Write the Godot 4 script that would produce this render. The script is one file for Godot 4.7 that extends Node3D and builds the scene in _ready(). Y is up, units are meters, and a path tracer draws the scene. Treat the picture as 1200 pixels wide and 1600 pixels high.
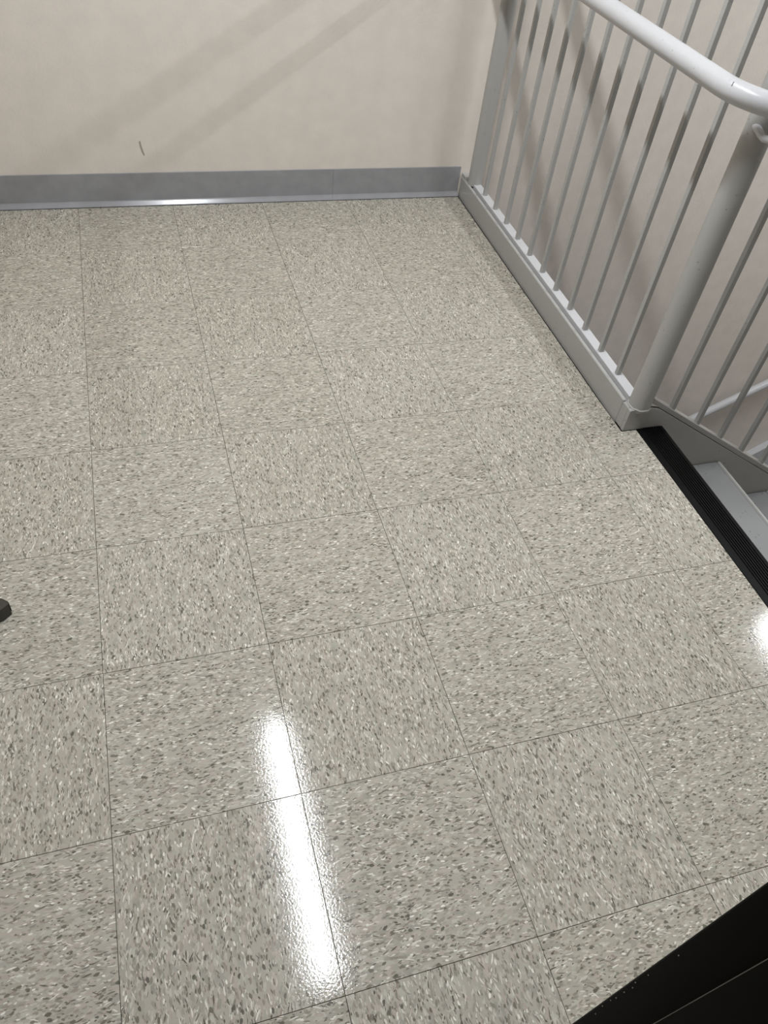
extends Node3D
# A stair landing seen from its doorway: speckled vinyl tiles, beige walls, painted steel railing and the flight going down.

const TILE := 0.3048
const WALL_Z := -2.132        # face of the back wall
const FRONT_Z := 0.43         # face of the door wall
const LEFT_X := -1.25
const RIGHT_X := 4.85
const CEIL_Y := 2.48
const RISE := 0.172
const RUN := 0.27
const NOSE_X := 1.458         # front of the landing's nosing
const STR_Z := -0.765         # face of the inner stringer

var M := {}
var rng := RandomNumberGenerator.new()


func _ready() -> void:
	rng.seed = 4021
	# --- camera ---
	var cam := Camera3D.new()
	cam.name = "camera"
	cam.transform = Transform3D(Basis(Vector3(0.95574585, 0.10239011, 0.2758009), Vector3(0.13487427, 0.68065865, -0.72007828), Vector3(-0.26145516, 0.72541027, 0.63672689)).orthonormalized(), Vector3(0.16045, 1.28463, 0.52853))
	cam.keep_aspect = Camera3D.KEEP_HEIGHT
	cam.fov = rad_to_deg(2.0 * atan(800.0 / 1211.8))
	cam.near = 0.02
	cam.current = true
	add_child(cam)
	# --- sky and exposure ---
	var env := Environment.new()
	env.background_mode = Environment.BG_COLOR
	env.background_color = Color(0.02, 0.02, 0.02)
	env.tonemap_mode = Environment.TONE_MAPPER_LINEAR
	env.tonemap_exposure = 1.0
	env.sdfgi_enabled = true
	env.ssao_enabled = true
	env.ssil_enabled = true
	var we := WorldEnvironment.new()
	we.name = "environment"
	we.environment = env
	add_child(we)
	# --- the two ceiling lamps: power and colour (their builder is below) ---
	var lamp_energy := 4.75
	var lamp_color := Color(0.97, 0.985, 1.0)
	make_materials(lamp_color)
	ceiling_light(Vector3(0.513, CEIL_Y, -0.78), lamp_energy, lamp_color, "white ceiling light over the landing, mirrored in the waxed tiles")
	ceiling_light(Vector3(3.56, CEIL_Y, -0.78), lamp_energy * 1.25, lamp_color, "white ceiling light over the stairwell, right of the railing")

	# --- large structure ---
	build_shell()
	build_floor()
	build_baseboards()
	build_door()
	build_stairs()
	# --- objects ---
	build_curb()
	build_railing()
	build_handrail()
	build_wall_handrail()
	build_shoe()
	build_grit()


# ------------------------------------------------------------------ helpers

class Shape:
	var v := PackedVector3Array()
	var n := PackedVector3Array()
	var t := PackedVector2Array()
	var i := PackedInt32Array()

	func vert(p: Vector3, nn: Vector3, uv := Vector2.ZERO) -> int:
		v.append(p)
		n.append(nn)
		t.append(uv)
		return v.size() - 1

	func face(a: int, b: int, c: int) -> void:      # front faces run clockwise
		var g := (v[b] - v[a]).cross(v[c] - v[a])
		if g.dot(n[a] + n[b] + n[c]) > 0.0:
			i.append_array([a, c, b])
		else:
			i.append_array([a, b, c])

	func flat(points: Array, nn: Vector3, uvs := []) -> void:   # a convex polygon
		var ids := []
		for k in points.size():
			ids.append(vert(points[k], nn, uvs[k] if uvs.size() else Vector2(points[k].x + points[k].y, points[k].z)))
		for k in range(1, points.size() - 1):
			face(ids[0], ids[k], ids[k + 1])

	func box(c: Vector3, s: Vector3, ch := 0.002, basis := Basis.IDENTITY) -> void:   # a box with chamfered edges
		var h := s / 2.0
		ch = minf(ch, minf(h.x, minf(h.y, h.z)) * 0.9)
		for ax in 3:
			var b := (ax + 1) % 3
			var d := (ax + 2) % 3
			for sg in [-1.0, 1.0]:
				var nn := Vector3.ZERO
				nn[ax] = sg
				var q := []
				for k in [[-1, -1], [1, -1], [1, 1], [-1, 1]]:
					var p := Vector3.ZERO
					p[ax] = sg * h[ax]
					p[b] = k[0] * (h[b] - ch)
					p[d] = k[1] * (h[d] - ch)
					q.append(c + basis * p)
				flat(q, basis * nn)
			for sb in [-1.0, 1.0]:
				for sd in [-1.0, 1.0]:                 # the edge that runs along ax
					var nn := Vector3.ZERO
					nn[b] = sb
					nn[d] = sd
					var q := []
					for k in [[-1, 0], [1, 0], [1, 1], [-1, 1]]:
						var p := Vector3.ZERO
						p[ax] = k[0] * (h[ax] - ch)
						p[b] = sb * (h[b] - (ch if k[1] else 0.0))
						p[d] = sd * (h[d] - (0.0 if k[1] else ch))
						q.append(c + basis * p)
					flat(q, (basis * nn).normalized())
		for sx in [-1.0, 1.0]:
			for sy in [-1.0, 1.0]:
				for sz in [-1.0, 1.0]:
					var k := Vector3(sx, sy, sz)
					var q := []
					for ax in 3:
						var p := k * (h - Vector3(ch, ch, ch))
						p[ax] = k[ax] * h[ax]
						q.append(c + basis * p)
					flat(q, (basis * k).normalized())

	func beam(a: Vector3, b: Vector3, w: float, hh: float, ch := 0.001, up := Vector3.UP) -> void:   # a bar from a to b
		var z := (b - a).normalized()
		var x := up.cross(z).normalized()
		box((a + b) / 2.0, Vector3(w, hh, a.distance_to(b)), ch, Basis(x, z.cross(x), z))

	func tube(path: Array, r: float, sides := 20, caps := true) -> void:
		var rings := []
		var side := Vector3.ZERO
		var run := 0.0
		for k in path.size():
			var d: Vector3 = (path[mini(k + 1, path.size() - 1)] - path[maxi(k - 1, 0)]).normalized()
			if k == 0:
				side = d.cross(Vector3.UP if absf(d.y) < 0.9 else Vector3.RIGHT).normalized()
			else:
				run += path[k].distance_to(path[k - 1])
				side = (side - d * side.dot(d)).normalized()
			var up := d.cross(side)
			var ring := []
			for j in sides + 1:
				var a := TAU * j / sides
				var nn := side * cos(a) + up * sin(a)
				ring.append(vert(path[k] + nn * r, nn, Vector2(float(j) / sides, run)))
			rings.append(ring)
			if caps and (k == 0 or k == path.size() - 1):
				var q := []
				for j in sides:
					q.append(path[k] + (side * cos(TAU * j / sides) + up * sin(TAU * j / sides)) * r)
				flat(q, d * (-1.0 if k == 0 else 1.0))
		for k in rings.size() - 1:
			for j in sides:
				face(rings[k][j], rings[k][j + 1], rings[k + 1][j + 1])
				face(rings[k][j], rings[k + 1][j + 1], rings[k + 1][j])

	func extrude(poly: PackedVector2Array, o: Vector3, ax: Vector3, ay: Vector3, depth: Vector3, smooth := 0.0) -> void:
		# a profile (in ax, ay) pushed along depth; edges that turn less than smooth radians share their normals
		var cw := Geometry2D.is_polygon_clockwise(poly)
		var m := poly.size()
		var en := []
		for k in m:
			var d := poly[(k + 1) % m] - poly[k]
			var out := Vector2(d.y, -d.x).normalized()
			en.append(-out if cw else out)
		for k in m:
			var na: Vector2 = en[k]
			var nb: Vector2 = en[k]
			var before: Vector2 = en[(k + m - 1) % m]
			var after: Vector2 = en[(k + 1) % m]
			if absf(na.angle_to(before)) < smooth:
				na = (na + before).normalized()
			if absf(nb.angle_to(after)) < smooth:
				nb = (nb + after).normalized()
			var a := o + ax * poly[k].x + ay * poly[k].y
			var b := o + ax * poly[(k + 1) % m].x + ay * poly[(k + 1) % m].y
			var n1 := (ax * na.x + ay * na.y).normalized()
			var n2 := (ax * nb.x + ay * nb.y).normalized()
			var ids := [vert(a, n1), vert(b, n2), vert(b + depth, n2), vert(a + depth, n1)]
			face(ids[0], ids[1], ids[2])
			face(ids[0], ids[2], ids[3])
		var tris := Geometry2D.triangulate_polygon(poly)
		for s in [0.0, 1.0]:
			var nn := depth.normalized() * (1.0 if s else -1.0)
			for k in range(0, tris.size(), 3):
				var q := []
				for j in 3:
					q.append(o + ax * poly[tris[k + j]].x + ay * poly[tris[k + j]].y + depth * s)
				flat(q, nn)

	func mesh(m: Material) -> ArrayMesh:
		var a := []
		a.resize(Mesh.ARRAY_MAX)
		a[Mesh.ARRAY_VERTEX] = v
		a[Mesh.ARRAY_NORMAL] = n
		a[Mesh.ARRAY_TEX_UV] = t
		a[Mesh.ARRAY_INDEX] = i
		var am := ArrayMesh.new()
		am.add_surface_from_arrays(Mesh.PRIMITIVE_TRIANGLES, a)
		am.surface_set_material(0, m)
		return am


func obj(called: String, s: Shape, m: Material, parent: Node = self) -> MeshInstance3D:
	return put(called, s.mesh(m), parent)


func put(called: String, mesh: Mesh, parent: Node = self) -> MeshInstance3D:
	var o := MeshInstance3D.new()
	o.name = numbered(called, parent)
	o.mesh = mesh
	o.cast_shadow = GeometryInstance3D.SHADOW_CASTING_SETTING_ON
	parent.add_child(o, true)
	return o


func numbered(called: String, parent: Node) -> String:
	if not parent.has_node(NodePath(called)):
		return called
	var k := 1
	while parent.has_node(NodePath("%s_%03d" % [called, k])):
		k += 1
	return "%s_%03d" % [called, k]


func tag(o: Node, label: String, category: String, kind := "", group := "") -> Node:
	o.set_meta("label", label)
	o.set_meta("category", category)
	if kind:
		o.set_meta("kind", kind)
	if group:
		o.set_meta("group", group)
	return o


func root(called: String, label: String, category: String, kind := "", at := Vector3.ZERO) -> Node3D:
	var o := Node3D.new()
	o.name = numbered(called, self)
	o.position = at
	add_child(o, true)
	tag(o, label, category, kind)
	return o


# ------------------------------------------------------------------ materials

func plain(c: Color, rough: float, spec := 0.5) -> StandardMaterial3D:
	var m := StandardMaterial3D.new()
	m.albedo_color = c
	m.roughness = rough
	m.metallic_specular = spec
	return m


func noise_texture(freq: float, size: int, ramp: Array, octaves := 3, seed_ := 1) -> NoiseTexture2D:
	var f := FastNoiseLite.new()
	f.noise_type = FastNoiseLite.TYPE_SIMPLEX_SMOOTH
	f.frequency = freq
	f.fractal_octaves = octaves
	f.seed = seed_
	var t := NoiseTexture2D.new()
	t.width = size
	t.height = size
	t.seamless = true
	t.noise = f
	if ramp.size():
		var g := Gradient.new()
		g.offsets = PackedFloat32Array(ramp.map(func(r): return r[0]))
		g.colors = PackedColorArray(ramp.map(func(r): return r[1]))
		t.color_ramp = g
	return t


func make_materials(lamp_color: Color) -> void:
	# eggshell wall paint with a fine roller stipple
	var w := plain(Color(0.895, 0.86, 0.82), 0.55, 0.4)
	w.uv1_triplanar = true
	w.uv1_world_triplanar = true
	w.uv1_scale = Vector3(1.6, 1.6, 1.6)
	w.albedo_texture = noise_texture(0.012, 512, [[0.0, Color(0.965, 0.965, 0.965)], [1.0, Color(1, 1, 1)]], 4, 3)
	w.heightmap_enabled = true
	w.heightmap_texture = noise_texture(0.09, 512, [], 2, 7)
	w.heightmap_scale = 0.03
	M.wall = w
	var wf: StandardMaterial3D = w.duplicate()       # the door wall and the passage are a darker grey
	wf.albedo_color = Color(0.52, 0.51, 0.49)
	M.grey_wall = wf
	M.ceiling = plain(Color(0.66, 0.655, 0.645), 0.9, 0.3)
	# grey enamel on the railing and the stairs, with specks of grime and small chips
	var p := plain(Color(0.665, 0.66, 0.645), 0.38, 0.45)
	p.uv1_triplanar = true
	p.uv1_scale = Vector3(2.2, 2.2, 2.2)
	p.albedo_texture = speckled(512, 90, Color(0.62, 0.58, 0.52), 44)
	p.heightmap_enabled = true
	p.heightmap_texture = noise_texture(0.05, 512, [], 3, 12)
	p.heightmap_scale = 0.03
	M.paint = p
	var pw: StandardMaterial3D = p.duplicate()      # the whiter enamel of the handrail and the bottom rail
	pw.albedo_color = Color(0.76, 0.76, 0.765)
	pw.roughness = 0.3
	M.white_paint = pw
	var st := plain(Color(0.53, 0.53, 0.53), 0.5, 0.4)
	st.uv1_triplanar = true
	st.uv1_scale = Vector3(2.0, 2.0, 2.0)
	st.albedo_texture = speckled(512, 260, Color(0.6, 0.56, 0.5), 45)
	M.tread = st
	# vinyl cove base
	var b := plain(Color(0.61, 0.61, 0.62), 0.17, 0.5)
	b.uv1_triplanar = true
	b.uv1_scale = Vector3(1.5, 1.5, 1.5)
	b.albedo_texture = noise_texture(0.02, 512, [[0.0, Color(0.93, 0.93, 0.93)], [1.0, Color(1, 1, 1)]], 4, 5)
	M.base = b
	M.rubber = plain(Color(0.014, 0.014, 0.016), 0.5, 0.25)
	M.black_paint = plain(Color(0.009, 0.0088, 0.008), 0.6, 0.16)
	M.worn = plain(Color(0.42, 0.405, 0.38), 0.5)
	M.dust = plain(Color(0.50, 0.48, 0.44), 0.9)
	M.sub = plain(Color(0.085, 0.078, 0.068), 0.9, 0.2)
	M.slab = plain(Color(0.55, 0.54, 0.52), 0.8)
	M.grit = plain(Color(0.13, 0.095, 0.065), 0.95, 0.2)
	M.scuff = plain(Color(0.66, 0.62, 0.575), 0.6)
	M.nick = plain(Color(0.24, 0.22, 0.2), 1.0, 0.05)
	M.shoe = plain(Color(0.02, 0.019, 0.018), 0.6, 0.3)
	M.shoe_rubber = plain(Color(0.24, 0.225, 0.20), 0.6)
	M.steel = plain(Color(0.9, 0.9, 0.9), 0.5)
	var l := plain(Color(0.95, 0.95, 0.95), 0.4)
	l.emission_enabled = true
	l.emission = lamp_color
	l.emission_energy_multiplier = 4.0
	M.lens = l
	# wax on the tiles: a soft orange peel
	var wax := noise_texture(0.055, 1024, [], 2, 21)
	wax.as_normal_map = true
	wax.bump_strength = 1.4
	M.tiles = []
	for k in 3:
		var tex := vinyl(900 + k)
		for tint in [Color(1, 1, 1), Color(0.988, 0.988, 0.984), Color(0.996, 0.995, 0.992)]:
			var t := plain(tint, 0.085, 0.33)
			t.albedo_texture = tex
			t.normal_enabled = true
			t.normal_texture = wax
			t.normal_scale = 0.11
			M.tiles.append(t)


func speckled(size: int, count: int, c: Color, seed_: int) -> ImageTexture:   # near-white with small dark specks of grime
	var r := RandomNumberGenerator.new()
	r.seed = seed_
	var im := Image.create_empty(size, size, false, Image.FORMAT_RGB8)
	im.fill(Color(1, 1, 1))
	for k in count:
		var x := r.randi_range(2, size - 9)
		var y := r.randi_range(2, size - 9)
		var g := r.randf_range(0.2, 1.0)
		im.fill_rect(Rect2i(x, y, r.randi_range(1, 3), r.randi_range(1, 4)), Color.WHITE.lerp(c, g))
		if g > 0.8:
			im.fill_rect(Rect2i(x + 1, y + 2, 2, r.randi_range(1, 3)), Color.WHITE.lerp(c, g))
	return ImageTexture.create_from_image(im)


func vinyl(seed_: int) -> ImageTexture:
	# vinyl composition tile: flecks of many tones, all stretched one way (along u)
	var n := 1024
	var r := RandomNumberGenerator.new()
	r.seed = seed_
	var d := PackedByteArray()
	d.resize(n * n * 3)
	for k in n * n:
		d[k * 3] = 171
		d[k * 3 + 1] = 166
		d[k * 3 + 2] = 154
	# layer: how many, half length, half width, the tones
	var layers := [
		[520, 38.0, 15.0, [[176, 172, 160], [165, 161, 148], [177, 168, 157], [162, 159, 148]]],
		[1500, 20.0, 7.0, [[160, 155, 142], [181, 177, 164], [155, 151, 140], [174, 164, 153], [185, 181, 169]]],
		[1300, 14.0, 4.6, [[140, 136, 123], [193, 188, 176], [147, 143, 133], [150, 141, 129]]],
		[230, 13.0, 6.6, [[104, 101, 91], [115, 111, 100], [125, 120, 108]]],
		[420, 8.0, 3.8, [[98, 95, 86], [112, 108, 97], [122, 118, 107]]],
		[260, 19.0, 2.6, [[99, 95, 86], [115, 110, 100]]],
		[380, 11.0, 4.3, [[213, 209, 197], [225, 222, 211], [202, 197, 184]]],
		[170, 21.0, 2.6, [[217, 213, 202]]],
	]
	for L in layers:
		for k in int(L[0]):
			var grow := r.randf_range(0.45, 1.35)
			var a: float = L[1] * grow
			var b: float = L[2] * grow * r.randf_range(0.6, 1.3)
			var ang := r.randfn(0.0, 0.26)
			var bend := r.randf_range(-0.5, 0.5) / a
			var lump := r.randf_range(2.0, 5.0)
			var phase := r.randf() * TAU
			var cx := r.randf() * n
			var cy := r.randf() * n
			var tone: Array = L[3][r.randi() % L[3].size()]
			var j := r.randi_range(-4, 4)
			var ca := cos(ang)
			var sa := sin(ang)
			var ext := int(a + 1)
			var exy := int(absf(sa) * a + b * 1.3 + 2)
			for y in range(maxi(0, int(cy) - exy), mini(n, int(cy) + exy + 1)):
				var dy := y - cy
				for x in range(maxi(0, int(cx) - ext), mini(n, int(cx) + ext + 1)):
					var dx := x - cx
					var u := (dx * ca + dy * sa) / a
					if u * u >= 1.0:
						continue
					var v := (dy * ca - dx * sa + bend * u * u * a * a * 0.3) / b
					if u * u + v * v < 0.78 + 0.22 * sin(u * lump + phase) * cos(v * lump * 0.8 + phase):
						var q := (y * n + x) * 3
						d[q] = tone[0] + j
						d[q + 1] = tone[1] + j
						d[q + 2] = tone[2] + j
	var im := Image.create_from_data(n, n, false, Image.FORMAT_RGB8, d)
	im.generate_mipmaps()
	return ImageTexture.create_from_image(im)


# ------------------------------------------------------------------ lamps

func ceiling_light(at: Vector3, energy: float, color: Color, label: String) -> void:
	var o := root("ceiling_light", label, "ceiling light", "", at)
	o.set_meta("group", "ceiling lights of the stairwell")
	var s := Shape.new()
	s.box(Vector3(0, -0.02, 0), Vector3(0.20, 0.04, 1.24), 0.006)
	obj("housing", s, M.steel, o)
	s = Shape.new()
	var prof := PackedVector2Array()
	for k in 13:
		var a := PI * k / 12.0
		prof.append(Vector2(cos(a) * 0.05, -0.04 - 0.05 * pow(sin(a), 0.6)))
	s.extrude(prof, Vector3(0, 0, -0.605), Vector3.RIGHT, Vector3.UP, Vector3(0, 0, 1.21), 0.6)
	obj("lens", s, M.lens, o)
	for e in [-1.0, 1.0]:
		s = Shape.new()
		s.box(Vector3(0, -0.05, e * 0.613), Vector3(0.12, 0.09, 0.014), 0.005)
		obj("end_cap", s, M.steel, o)
	var a := AreaLight3D.new()
	a.name = "lamp"
	a.area_size = Vector2(0.085, 1.19)
	a.light_color = color
	a.light_energy = energy
	a.area_normalize_energy = true
	a.area_range = 12.0
	a.area_attenuation = 2.0
	a.shadow_enabled = true
	a.rotation.x = -PI / 2
	a.position = Vector3(0, -0.094, 0)
	o.add_child(a)


# ------------------------------------------------------------------ setting

func slab(called: String, lo: Vector3, hi: Vector3, m: Material, parent: Node) -> MeshInstance3D:
	var s := Shape.new()
	s.box((lo + hi) / 2.0, hi - lo, 0.0005)
	return obj(called, s, m, parent)


func build_shell() -> void:
	var low := -3.5
	var o := slab("wall_back", Vector3(LEFT_X - 0.15, low, WALL_Z - 0.15), Vector3(RIGHT_X + 0.15, CEIL_Y + 0.1, WALL_Z), M.wall, self)
	tag(o, "smooth beige painted wall behind the landing and the railing", "wall", "structure")
	# a short grey scuff on the paint above the base
	var s := Shape.new()
	var c := Vector3(0.226, 0.185, WALL_Z)
	var edge := [Vector2(-0.007, 0.021), Vector2(-0.002, 0.024), Vector2(0.0005, 0.008), Vector2(0.0035, -0.006), Vector2(0.0075, -0.021), Vector2(0.004, -0.024), Vector2(-0.0015, -0.012), Vector2(-0.0055, 0.006)]
	var poly := PackedVector2Array(edge)
	s.extrude(poly, c, Vector3.RIGHT, Vector3.UP, Vector3(0, 0, 0.0004))
	obj("scuff_mark", s, M.scuff, o)
	o = slab("wall_left", Vector3(LEFT_X - 0.15, low, WALL_Z), Vector3(LEFT_X, CEIL_Y + 0.1, FRONT_Z + 0.15), M.wall, self)
	tag(o, "beige painted wall at the left end of the landing", "wall", "structure")
	o = slab("wall_right", Vector3(RIGHT_X, low, WALL_Z), Vector3(RIGHT_X + 0.15, CEIL_Y + 0.1, FRONT_Z + 0.15), M.wall, self)
	tag(o, "beige painted wall at the far end of the stairwell, right of the flight", "wall", "structure")
	o = slab("ceiling", Vector3(LEFT_X - 0.15, CEIL_Y, WALL_Z - 0.15), Vector3(RIGHT_X + 0.15, CEIL_Y + 0.1, 2.9), M.ceiling, self)
	tag(o, "flat white ceiling above the stairwell and both ceiling lights", "ceiling", "structure")
	# the wall with the doorway that the picture is taken from
	var w := root("wall_front", "grey painted wall holding the black door frame", "wall", "structure")
	slab("wall_panel", Vector3(LEFT_X, low, FRONT_Z), Vector3(-0.365, CEIL_Y, FRONT_Z + 0.14), M.grey_wall, w)
	slab("wall_panel", Vector3(0.565, low, FRONT_Z + 0.02), Vector3(RIGHT_X, CEIL_Y, FRONT_Z + 0.14), M.grey_wall, w)
	slab("wall_panel", Vector3(-0.365, 2.13, FRONT_Z), Vector3(0.565, CEIL_Y, FRONT_Z + 0.14), M.grey_wall, w)
	slab("wall_panel", Vector3(-0.365, low, FRONT_Z), Vector3(0.565, -0.16, FRONT_Z + 0.14), M.grey_wall, w)
	# the passage behind the doorway
	var h := root("wall_passage", "plain grey walls of the passage behind the doorway", "wall", "structure")
	slab("wall_panel", Vector3(-1.15, -0.2, FRONT_Z + 0.15), Vector3(-1.0, CEIL_Y, 2.9), M.grey_wall, h)
	slab("wall_panel", Vector3(1.3, -0.2, FRONT_Z + 0.15), Vector3(1.45, CEIL_Y, 2.9), M.grey_wall, h)
	slab("wall_panel", Vector3(-1.15, -0.2, 2.9), Vector3(1.45, CEIL_Y + 0.1, 3.05), M.grey_wall, h)
	slab("wall_panel", Vector3(-1.15, -0.2, FRONT_Z + 0.14), Vector3(-0.86, CEIL_Y, FRONT_Z + 0.16), M.grey_wall, h)


func curb_x(z: float) -> float:      # the landing's edge is a touch out of square
	return 1.358 - (z + 2.111) * 0.0181


func build_floor() -> void:
	var f := root("floor", "speckled taupe vinyl tile floor of the landing, waxed", "floor", "structure")
	slab("subfloor", Vector3(LEFT_X, -0.16, WALL_Z), Vector3(1.40, -0.0035, FRONT_Z + 0.14), M.sub, f)
	slab("passage_slab", Vector3(-1.15, -0.16, FRONT_Z + 0.14), Vector3(1.45, 0.0, 2.9), M.slab, f)
	slab("lower_slab", Vector3(LEFT_X, -3.5, WALL_Z), Vector3(RIGHT_X, -RISE * 19, FRONT_Z), M.slab, f)
	var gap := 0.0008
	for r in range(-2, 7):
		for c in range(-5, 5):
			var x0 := maxf(c * TILE, LEFT_X) + gap / 2
			var x1 := (c + 1) * TILE - gap / 2
			var z0 := maxf(-(r + 1) * TILE, -2.1145) + gap / 2
			var z1 := minf(-r * TILE, FRONT_Z + 0.14) - gap / 2
			if z1 - z0 < 0.02:
				continue
			var xa := x1
			var xb := x1
			if c == 4:                          # the cut tiles along the curb and the nosing
				if z0 > STR_Z:
					xa = 1.3755
					xb = 1.3755
				elif z1 < STR_Z:
					xa = curb_x(z0) - 0.0058
					xb = curb_x(z1) - 0.0058
				else:                           # the tile that meets the corner of the curb: two pieces cut in an L
					tile(f, r, c, x0, curb_x(z0) - 0.0058, curb_x(STR_Z) - 0.003, z0, STR_Z + 0.002, 0)
					tile(f, r, c, x0, 1.3755, 1.3755, STR_Z + 0.002, z1, 0)
					continue
			tile(f, r, c, x0, xa, xb, z0, z1, 1)


func tile(f: Node, r: int, c: int, x0: float, xa: float, xb: float, z0: float, z1: float, whole: int) -> void:
	var h := absi(hash(Vector2i(r * 7 + 3, c * 13 + 5)))
	var m: Material = M.tiles[h % M.tiles.size()]
	var along_z := posmod(r + c, 2) == 1
	var fx := 1.0 if (h / 16) % 2 == 0 else -1.0
	var fz := 1.0 if (h / 32) % 2 == 0 else -1.0
	var lift := 0.0 if whole == 0 else ((h / 64) % 5 - 2) * 0.00005
	var uv := func(p: Vector3) -> Vector2:
		var a := (p.x - c * TILE) / TILE - 0.5
		var b := (p.z + (r + 1) * TILE) / TILE - 0.5
		var q := Vector2(b, a) if along_z else Vector2(a, b)
		return Vector2(q.x * fx, q.y * fz) + Vector2(0.5, 0.5)
	var s := Shape.new()
	var e := 0.0004
	var top := [Vector3(x0 + e, lift, z0 + e), Vector3(xa - e, lift, z0 + e), Vector3(xb - e, lift, z1 - e), Vector3(x0 + e, lift, z1 - e)]
	var rim := [Vector3(x0, lift - e * 0.6, z0), Vector3(xa, lift - e * 0.6, z0), Vector3(xb, lift - e * 0.6, z1), Vector3(x0, lift - e * 0.6, z1)]
	s.flat(top, Vector3.UP, top.map(uv))
	var out := [Vector3(0, 0, -1), Vector3(1, 0, 0), Vector3(0, 0, 1), Vector3(-1, 0, 0)]
	for k in 4:
		var j := (k + 1) % 4
		var q := [top[k], top[j], rim[j], rim[k]]
		s.flat(q, (out[k] + Vector3.UP).normalized(), q.map(uv))
		var dn := Vector3(0, -0.003, 0)
		q = [rim[k], rim[j], rim[j] + dn, rim[k] + dn]
		s.flat(q, out[k], q.map(uv))
	obj("tile", s, m, f)


func cove(points_from: Vector3, along: Vector3, out: Vector3, parent: Node, called: String) -> void:
	# profile of a vinyl cove base: a thin sheet whose foot curves out over the floor
	var p := PackedVector2Array([Vector2(0, 0.0005), Vector2(0.0155, 0.0005), Vector2(0.0163, 0.0012), Vector2(0.0157, 0.0024), Vector2(0.0118, 0.0062), Vector2(0.008, 0.0099), Vector2(0.0045, 0.0134), Vector2(0.003, 0.0160)])
	p.append_array([Vector2(0.003, 0.1055), Vector2(0.0022, 0.107), Vector2(0.0, 0.107)])
	var s := Shape.new()
	s.extrude(p, points_from, out, Vector3.UP, along, 0.35)
	obj(called, s, M.base, parent)


func build_baseboards() -> void:
	var b := root("baseboard_back", "grey vinyl cove base along the foot of the beige back wall", "baseboard", "structure")
	var seams := [LEFT_X + 0.017, -0.42, 0.868, 1.352]
	for k in 3:
		cove(Vector3(seams[k] + 0.0003, 0, WALL_Z), Vector3(seams[k + 1] - seams[k] - 0.0006, 0, 0), Vector3(0, 0, 1), b, "base_strip")
	var l := root("baseboard_left", "grey vinyl cove base along the foot of the left wall", "baseboard", "structure")
	cove(Vector3(LEFT_X, 0, WALL_Z + 0.017), Vector3(0, 0, FRONT_Z - WALL_Z - 0.036), Vector3(1, 0, 0), l, "base_strip")
	var f := root("baseboard_front", "grey vinyl cove base along the foot of the door wall", "baseboard", "structure")
	cove(Vector3(LEFT_X + 0.017, 0, FRONT_Z), Vector3(-0.42 - LEFT_X - 0.017, 0, 0), Vector3(0, 0, -1), f, "base_strip")


func build_door() -> void:
	# steel frame: each jamb has a rebate for the door and a stop behind it
	var d := root("door_1", "black painted steel door frame, its jamb filling the lower right corner", "door frame", "structure")
	for side in [1.0, -1.0]:
		var x: float = 0.56 if side > 0 else -0.36
		var prof := PackedVector2Array([Vector2(0, 0.437), Vector2(0.0025, 0.4345), Vector2(0.05, 0.4345), Vector2(0.05, 0.449), Vector2(0.004, 0.449), Vector2(0.004, 0.575), Vector2(-0.016, 0.575), Vector2(-0.016, 0.4795), Vector2(-0.0145, 0.478), Vector2(0, 0.478)])
		for k in prof.size():
			prof[k].x = prof[k].x * side
		var s := Shape.new()
		s.extrude(prof, Vector3(x, 0.0, 0), Vector3.RIGHT, Vector3(0, 0, 1), Vector3(0, 2.13, 0), 0.9)
		var j := obj("jamb", s, M.black_paint, d)
		s = Shape.new()                          # bare metal where the paint has rubbed off the corner of the stop
		s.tube([Vector3(x - 0.0153 * side, 0.0, 0.4788), Vector3(x - 0.0153 * side, 2.1, 0.4788)], 0.00042, 6)
		var wr := obj("worn_edge", s, M.worn, j)
		wr.set_meta("label", "thin pale rubbed line on the corner of the stop")
		if side > 0:
			s = Shape.new()
			for k in 9:
				var y: float = [0.30, 0.318, 0.371, 0.383, 0.42, 0.50, 0.27, 0.345, 0.24][k]
				s.box(Vector3(x - 0.0004, y, 0.4385 + 0.0012 * (k % 3)), Vector3(0.0009, 0.0007 + 0.0004 * (k % 4), 0.0012), 0.0002)
			var du := obj("dust_specks", s, M.dust, j)
			du.set_meta("kind", "stuff")
	var s := Shape.new()
	s.box(Vector3(0.10, 2.12, 0.505), Vector3(0.92, 0.045, 0.14), 0.003)
	obj("head", s, M.black_paint, d)


# ------------------------------------------------------------------ stairs

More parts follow.
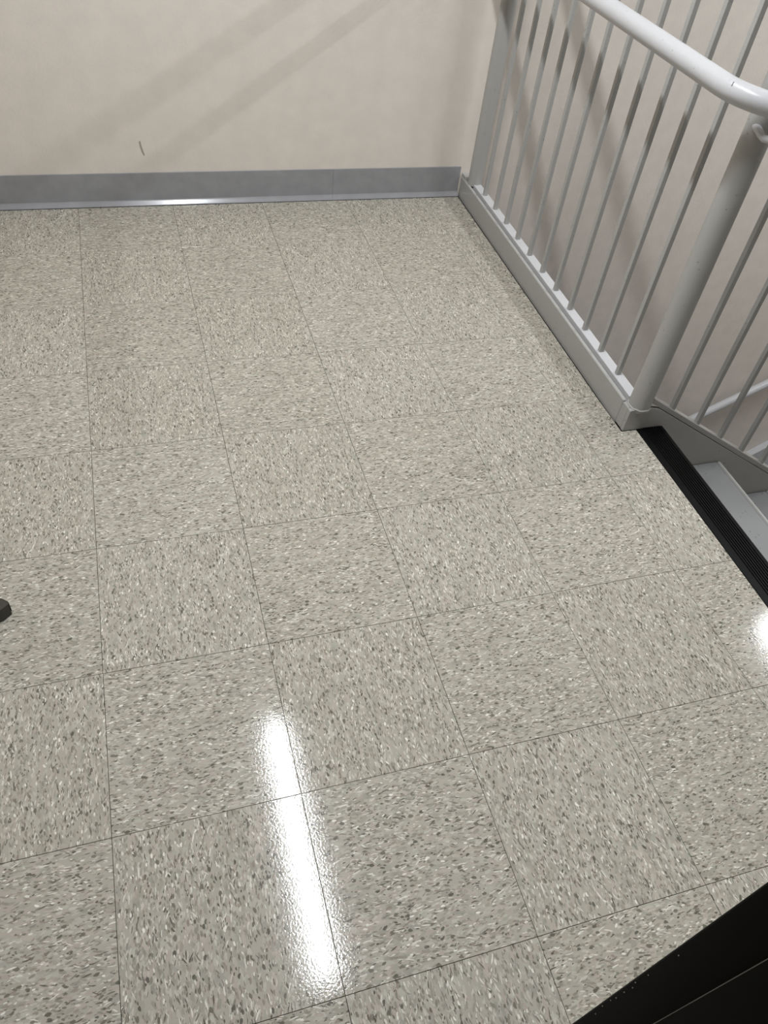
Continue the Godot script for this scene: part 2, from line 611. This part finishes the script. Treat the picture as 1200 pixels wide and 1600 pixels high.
func build_stairs() -> void:
	var n := 9
	var zf := FRONT_Z - 0.022
	var st := root("staircase", "grey painted steel flight going down to the right from the black nosing", "stairs")
	# the rubber nosing on the edge of the landing
	var prof := PackedVector2Array([Vector2(1.3765, -0.003), Vector2(1.3765, 0.0008), Vector2(1.3785, 0.0022), Vector2(1.392, 0.0025)])
	for k in 8:
		var x := 1.3955 + k * 0.0068
		prof.append_array([Vector2(x, 0.0025), Vector2(x + 0.0008, 0.0044), Vector2(x + 0.0032, 0.0044), Vector2(x + 0.0040, 0.0025)])
	prof.append_array([Vector2(1.452, 0.003), Vector2(1.4565, 0.0015), Vector2(1.459, -0.003), Vector2(1.459, -0.034), Vector2(1.4545, -0.034), Vector2(1.4545, -0.003)])
	var s := Shape.new()
	s.extrude(prof, Vector3(0, 0, STR_Z + 0.0015), Vector3.RIGHT, Vector3.UP, Vector3(0, 0, zf - STR_Z - 0.003), 0.2)
	var nz := obj("nosing", s, M.rubber, st)
	nz.set_meta("label", "black ribbed rubber nosing strip on the landing edge")
	# treads and risers
	for k in range(1, n + 1):
		var x := NOSE_X + RUN * (k - 1)
		var y := -RISE * k
		s = Shape.new()
		s.box(Vector3(x - 0.012, y + RISE / 2 - 0.02, (STR_Z + zf) / 2), Vector3(0.012, RISE - 0.04, zf - STR_Z - 0.004), 0.001)
		obj("riser", s, M.tread, st)
		s = Shape.new()
		s.box(Vector3(x + RUN / 2 - 0.019, y - 0.02, (STR_Z + zf) / 2), Vector3(RUN + 0.012, 0.04, zf - STR_Z - 0.003), 0.002)
		var t := obj("tread", s, M.tread, st)
		s = Shape.new()
		s.box(Vector3(x + RUN - 0.0065, y - 0.0195, (STR_Z + zf) / 2), Vector3(0.0115, 0.0425, zf - STR_Z - 0.003), 0.003)
		obj("tread_edge", s, M.paint, t)
	# stringers: the inner one starts as the corner of the landing's curb
	var x1 := NOSE_X + RUN * n
	var y1 := 0.0300 - 0.623 * (x1 - 1.478)
	for inner in [true, false]:
		var poly := PackedVector2Array([Vector2(1.334, -0.0), Vector2(1.334, 0.066), Vector2(1.336, 0.068), Vector2(1.402, 0.067), Vector2(1.416, 0.0645), Vector2(1.428, 0.0600), Vector2(x1, y1), Vector2(x1 + 0.02, y1 - 0.33), Vector2(1.42, -0.30), Vector2(1.38, -0.2), Vector2(1.38, -0.0)])
		if not inner:
			poly[0] = Vector2(1.392, 0.0)
			poly[1] = Vector2(1.392, 0.066)
			poly[2] = Vector2(1.394, 0.068)
			poly.remove_at(10)
			poly[9] = Vector2(1.392, -0.2)
		s = Shape.new()
		s.extrude(poly, Vector3(0, 0, STR_Z - 0.012 if inner else zf), Vector3.RIGHT, Vector3.UP, Vector3(0, 0, 0.012))
		obj("stringer", s, M.paint, st)
	s = Shape.new()                                     # the return of the corner along the curb
	s.box(Vector3(1.339, 0.034, STR_Z - 0.0265), Vector3(0.010, 0.068, 0.028), 0.0015)
	obj("corner_plate", s, M.paint, st)
	# landing half a storey down
	var yl := -RISE * (n + 1)
	s = Shape.new()
	s.box(Vector3((x1 + RIGHT_X) / 2, yl - 0.06, (WALL_Z + FRONT_Z) / 2), Vector3(RIGHT_X - x1 - 0.002, 0.12, FRONT_Z - WALL_Z - 0.004), 0.002)
	s.box(Vector3((3.622 + x1) / 2 - 0.001, yl - 0.06, (WALL_Z - 0.86) / 2), Vector3(x1 - 3.622, 0.12, -0.86 - WALL_Z - 0.004), 0.002)
	tag(obj("floor", s, M.tread), "grey half landing at the foot of the flight going down", "floor", "structure")
	# the next flight comes back along the far wall
	var lo := root("staircase", "lower grey flight seen between the balusters, against the beige wall", "stairs")
	var za := WALL_Z + 0.02
	var zt := WALL_Z + 0.046
	var zb := -0.86
	var xl := 3.62                                    # where it starts
	for k in range(1, 9):
		var x := xl - RUN * (k - 1)
		var y := yl - RISE * k
		s = Shape.new()
		s.box(Vector3(x + 0.012, y + RISE / 2 - 0.02, (zt + zb) / 2), Vector3(0.012, RISE - 0.04, zb - zt - 0.004), 0.001)
		obj("riser", s, M.tread, lo)
		s = Shape.new()
		s.box(Vector3(x - RUN / 2 + 0.012, y - 0.02, (zt + zb) / 2), Vector3(RUN + 0.024, 0.04, zb - zt - 0.003), 0.002)
		obj("tread", s, M.tread, lo)
	var xe := xl - RUN * 8.0
	for z in [za - 0.018, zb]:
		var lift := 0.11
		var poly := PackedVector2Array([Vector2(xl + 0.18, yl + lift + 0.18 * RISE / RUN), Vector2(xl + 0.18, yl - 0.25), Vector2(xe, yl - RISE * 9 + 0.01), Vector2(xe - 0.05, yl - RISE * 9 + 0.01), Vector2(xe - 0.02, yl + lift - (xl - xe + 0.02) * RISE / RUN)])
		s = Shape.new()
		s.extrude(poly, Vector3(0, 0, z), Vector3.RIGHT, Vector3.UP, Vector3(0, 0, 0.042 if z < -1.5 else 0.012))
		obj("stringer", s, M.white_paint, lo)


# ------------------------------------------------------------------ railing

func build_curb() -> void:
	var c := root("trim_1", "grey painted steel curb plate edging the tiles below the railing", "curb", "structure")
	var z0 := WALL_Z + 0.002
	var z1 := STR_Z - 0.0415
	var s := Shape.new()
	s.beam(Vector3(curb_x(z0) + 0.005, 0.03, z0), Vector3(curb_x(z1) + 0.005, 0.03, z1), 0.010, 0.082, 0.0018)
	obj("curb_plate", s, M.paint, c)
	s = Shape.new()                                      # the floor channel behind it
	s.beam(Vector3(curb_x(z0) + 0.034, 0.02, z0), Vector3(curb_x(z1) + 0.034, 0.02, z1), 0.046, 0.084, 0.0015)
	obj("edge_channel", s, M.paint, c)
	s = Shape.new()                                      # its small cap where it dies into the wall
	s.box(Vector3(1.385, 0.07, WALL_Z + 0.02), Vector3(0.05, 0.028, 0.037), 0.0015)
	obj("end_cap", s, M.paint, c)


func rail_y(x: float) -> float:       # top of the sloping bottom rail
	return 0.0475 - 0.621 * (x - 1.477)


func build_railing() -> void:
	var o := root("guard_railing", "light grey painted steel railing with square balusters at the landing's edge", "railing")
	var newel := Vector3(1.371, 0.06, -0.786)
	var wall_post := Vector3(1.388, 0.07, -2.066)
	var top := 1.035
	var s := Shape.new()
	s.tube([newel, Vector3(newel.x, top, newel.z)], 0.029, 32)
	var np := obj("newel_post", s, M.paint, o)
	s = Shape.new()                                       # weld bead round its foot
	var ring := []
	for k in 25:
		ring.append(Vector3(newel.x + cos(TAU * k / 24) * 0.029, 0.069 + 0.0012 * sin(k * 2.3), newel.z + sin(TAU * k / 24) * 0.029))
	s.tube(ring, 0.0028, 8, false)
	obj("weld_bead", s, M.paint, np)
	s = Shape.new()
	s.tube([wall_post, Vector3(wall_post.x, top, wall_post.z)], 0.026, 32)
	obj("wall_post", s, M.paint, o)
	s = Shape.new()
	s.tube([Vector3(wall_post.x, top, wall_post.z - 0.024), Vector3(newel.x, top, newel.z + 0.024)], 0.024, 24)
	obj("top_rail", s, M.paint, o)
	# bottom rail of the level part, a little above the curb plate
	var a := Vector3(curb_x(-2.045) + 0.0335, 0.0695, -2.045)
	var b := Vector3(curb_x(-0.812) + 0.0335, 0.0695, -0.812)
	s = Shape.new()
	s.beam(a, b, 0.030, 0.015, 0.001)
	obj("bottom_rail", s, M.white_paint, o)
	for k in 11:
		var z := -0.909 - 0.1054 * k
		s = Shape.new()
		s.box(Vector3(curb_x(z) + 0.0325, (0.077 + top - 0.02) / 2, z), Vector3(0.0127, top - 0.02 - 0.077, 0.0127), 0.0007)
		obj("baluster", s, M.paint, o)
	# sloping part beside the flight
	var xe := NOSE_X + RUN * 9.0 - 0.05
	var zc := -0.780
	s = Shape.new()
	s.beam(Vector3(1.394, rail_y(1.394) - 0.0075, zc), Vector3(xe, rail_y(xe) - 0.0075, zc), 0.024, 0.0135, 0.001)
	obj("bottom_rail", s, M.paint, o)
	s = Shape.new()
	var ty := top - 0.03
	s.tube([Vector3(newel.x + 0.01, ty, newel.z), Vector3(newel.x + 0.06, ty - 0.012, -0.779), Vector3(xe, ty - 0.622 * (xe - 1.41), zc)], 0.024, 24)
	obj("top_rail", s, M.paint, o)
	for k in 21:
		var x := 1.477 + 0.1083 * k
		var y0 := rail_y(x) - 0.002
		var y1 := ty - 0.622 * (x - 1.41)
		s = Shape.new()
		s.box(Vector3(x, (y0 + y1) / 2, zc), Vector3(0.0127, y1 - y0, 0.0127), 0.0007)
		obj("baluster", s, M.paint, o)
	s = Shape.new()
	s.tube([Vector3(xe, rail_y(xe) - 0.15, zc), Vector3(xe, ty - 0.622 * (xe - 1.41), zc)], 0.029, 24)
	obj("newel_post", s, M.paint, o)


func build_handrail() -> void:
	var o := root("handrail", "pale grey round handrail bending at the newel, upper right", "handrail")
	var path := [Vector3(1.288, 0.832, -2.02), Vector3(1.281, 0.832, -1.4), Vector3(1.2765, 0.832, -0.845)]
	# a tight bend round the newel, then down the flight
	var c := Vector3(1.2765 + 0.105, 0.832, -0.825)
	for k in 11:
		var t := k / 10.0
		var a := PI / 2 * t
		path.append(Vector3(c.x - 0.105 * cos(a), 0.832 - 0.012 * t * t, c.z + 0.105 * sin(a)))
	path.append(Vector3(1.43, 0.801, -0.72))
	for x in [1.5, 2.2, 3.3]:
		path.append(Vector3(x, 0.801 - 0.625 * (x - 1.43), -0.72))
	var s := Shape.new()
	s.tube(path, 0.0212, 32)
	obj("rail", s, M.white_paint, o)
	# brackets: from the newel, from the post at the wall
	s = Shape.new()
	var br := [Vector3(1.350, 0.7735, -0.776), Vector3(1.346, 0.7725, -0.760), Vector3(1.343, 0.770, -0.745), Vector3(1.343, 0.768, -0.733), Vector3(1.346, 0.769, -0.724), Vector3(1.354, 0.775, -0.719), Vector3(1.364, 0.787, -0.719), Vector3(1.372, 0.806, -0.721)]
	s.tube(br, 0.0075, 14)
	obj("bracket", s, M.white_paint, o)
	s = Shape.new()
	s.tube([Vector3(1.372, 0.78, -2.04), Vector3(1.325, 0.772, -2.0), Vector3(1.298, 0.785, -1.985), Vector3(1.288, 0.82, -1.985)], 0.0075, 12)
	obj("bracket", s, M.white_paint, o)
	s = Shape.new()                                        # a nick in the paint where the bend starts
	var nn := Vector3(-0.683, 0.677, 0.264).normalized()
	var along := (Vector3(0.31, 0, 0.95) - nn * Vector3(0.31, 0, 0.95).dot(nn)).normalized()
	s.box(Vector3(1.26715, 0.84588, -0.78696), Vector3(0.0085, 0.0007, 0.0013), 0.0002, Basis(nn.cross(along), nn, along) * Basis(Vector3.UP, 0.25))
	obj("paint_nick", s, M.nick, o)


func build_wall_handrail() -> void:
	var o := root("handrail", "round grey handrail on the far wall below the railing, beside the lower flight", "handrail")
	var a := Vector3(1.6, -1.93, WALL_Z + 0.078)
	var b := Vector3(3.95, -0.73, WALL_Z + 0.078)
	var s := Shape.new()
	s.tube([a, b], 0.0212, 24)
	obj("rail", s, M.white_paint, o)
	for t in [0.12, 0.5, 0.88]:
		var p: Vector3 = a.lerp(b, t)
		s = Shape.new()
		s.tube([Vector3(p.x, p.y - 0.015, p.z), Vector3(p.x, p.y - 0.05, p.z - 0.01), Vector3(p.x, p.y - 0.065, p.z - 0.04), Vector3(p.x, p.y - 0.065, WALL_Z + 0.001)], 0.007, 12)
		s.tube([Vector3(p.x, p.y - 0.065, WALL_Z), Vector3(p.x, p.y - 0.065, WALL_Z + 0.006)], 0.032, 20)
		obj("bracket", s, M.white_paint, o)


# ------------------------------------------------------------------ small things

func build_shoe() -> void:
	var o := root("shoe", "black shoe with a dark grey rubber toe rim at the left edge", "shoe", "", Vector3(-0.158, 0, -0.476))
	var length := 0.285
	var rows := 26
	var sides := 22
	# outline seen from above: half widths from toe to heel, then the height of the upper
	var half := func(t: float) -> float:
		var toe := pow(sin(PI / 2 * minf(t / 0.6, 1.0)), 0.62)
		var heel := sqrt(maxf(0.0, 1.0 - pow(maxf((t - 0.88) / 0.12, 0.0), 2.4)))
		return (0.046 - 0.014 * smoothstep(0.4, 0.75, t) + 0.003 * smoothstep(0.8, 1.0, t)) * maxf(toe, 0.02) * maxf(heel, 0.15)
	var high := func(t: float) -> float:
		return 0.022 + 0.034 * smoothstep(0.0, 0.14, t) + 0.052 * smoothstep(0.2, 0.62, t)
	for part in ["upper", "sole"]:
		var s := Shape.new()
		var grid := []
		for k in rows + 1:
			var t := float(k) / rows
			var w: float = half.call(t)
			var line := []
			for j in sides + 1:
				var a := PI * j / sides
				var p: Vector3
				if part == "upper":
					var y: float = 0.012 + (high.call(t) - 0.012) * pow(sin(a), 0.75)
					p = Vector3(-0.006 - t * (length - 0.012), y, cos(a) * (w - 0.003) * (1.0 - 0.32 * pow(sin(a), 2.0) * smoothstep(0.25, 0.6, t)))
				else:
					var up := 0.026 + 0.006 * (1.0 - smoothstep(0.0, 0.2, t))
					var round_ := clampf(sin(a) * 4.0, 0.0, 1.0)
					p = Vector3(-t * length, 0.001 + up * round_, cos(a) * (w + 0.002))
					if part == "sole" and j > 2 and j < sides - 2:
						p.y = minf(p.y, up)
				line.append(p)
			grid.append(line)
		var ids := []
		for k in rows + 1:
			var line := []
			for j in sides + 1:
				var du: Vector3 = grid[mini(k + 1, rows)][j] - grid[maxi(k - 1, 0)][j]
				var dv: Vector3 = grid[k][mini(j + 1, sides)] - grid[k][maxi(j - 1, 0)]
				var nn := du.cross(dv).normalized()
				var mid := Vector3(grid[k][j].x + 0.02 * (1.0 if k > rows / 2 else -1.0), 0.0, 0.0)
				if nn.dot(grid[k][j] - mid) < 0.0:
					nn = -nn
				line.append(s.vert(grid[k][j], nn))
			ids.append(line)
		for k in rows:
			for j in sides:
				s.face(ids[k][j], ids[k][j + 1], ids[k + 1][j + 1])
				s.face(ids[k][j], ids[k + 1][j + 1], ids[k + 1][j])
		var me := obj(part, s, M.shoe if part == "upper" else M.shoe_rubber, o)
		if part == "sole":
			me.set_meta("label", "dark grey rubber sole")
	for k in 5:
		var t := 0.34 + 0.055 * k
		var s := Shape.new()
		var path := []
		for j in 7:
			var q := (j - 3) / 3.0
			path.append(Vector3(-t * length - 0.004 * q, high.call(t) + 0.001 - 0.006 * q * q, q * 0.017))
		s.tube(path, 0.0022, 8)
		obj("lace", s, M.shoe, o)


func build_grit() -> void:
	# crumbs and hair that sweeping has left along the curb, in the corner and at the nosing
	var s := Shape.new()
	var spots := []
	for k in 60:
		var z := rng.randf_range(-2.08, -0.80)
		spots.append(Vector2(curb_x(z) - 0.008 - absf(rng.randfn(0.0, 0.016)), z))
	for k in 26:
		spots.append(Vector2(1.372 - absf(rng.randfn(0.0, 0.02)), rng.randf_range(-0.74, 0.1)))
	for k in 12:
		spots.append(Vector2(1.318 + rng.randfn(0.0, 0.006), -0.79 + rng.randfn(0.0, 0.009)))
	for k in 12:
		spots.append(Vector2(rng.randf_range(-0.2, 1.3), -2.09 + rng.randfn(0.0, 0.008)))
	spots.append(Vector2(-0.105, -0.447))
	for p in spots:
		var r := rng.randf_range(0.0006, 0.0017)
		var turn := Basis(Vector3.UP, rng.randf() * TAU) * Basis(Vector3.RIGHT, rng.randf_range(-0.4, 0.4))
		s.box(Vector3(p.x, r * 0.5, p.y), Vector3(r * rng.randf_range(1.2, 3.2), r, r * 1.3), r * 0.3, turn)
	var o := obj("floor_grit", s, M.grit)
	tag(o, "dark crumbs of grit swept along the curb and nosing", "grit", "stuff")
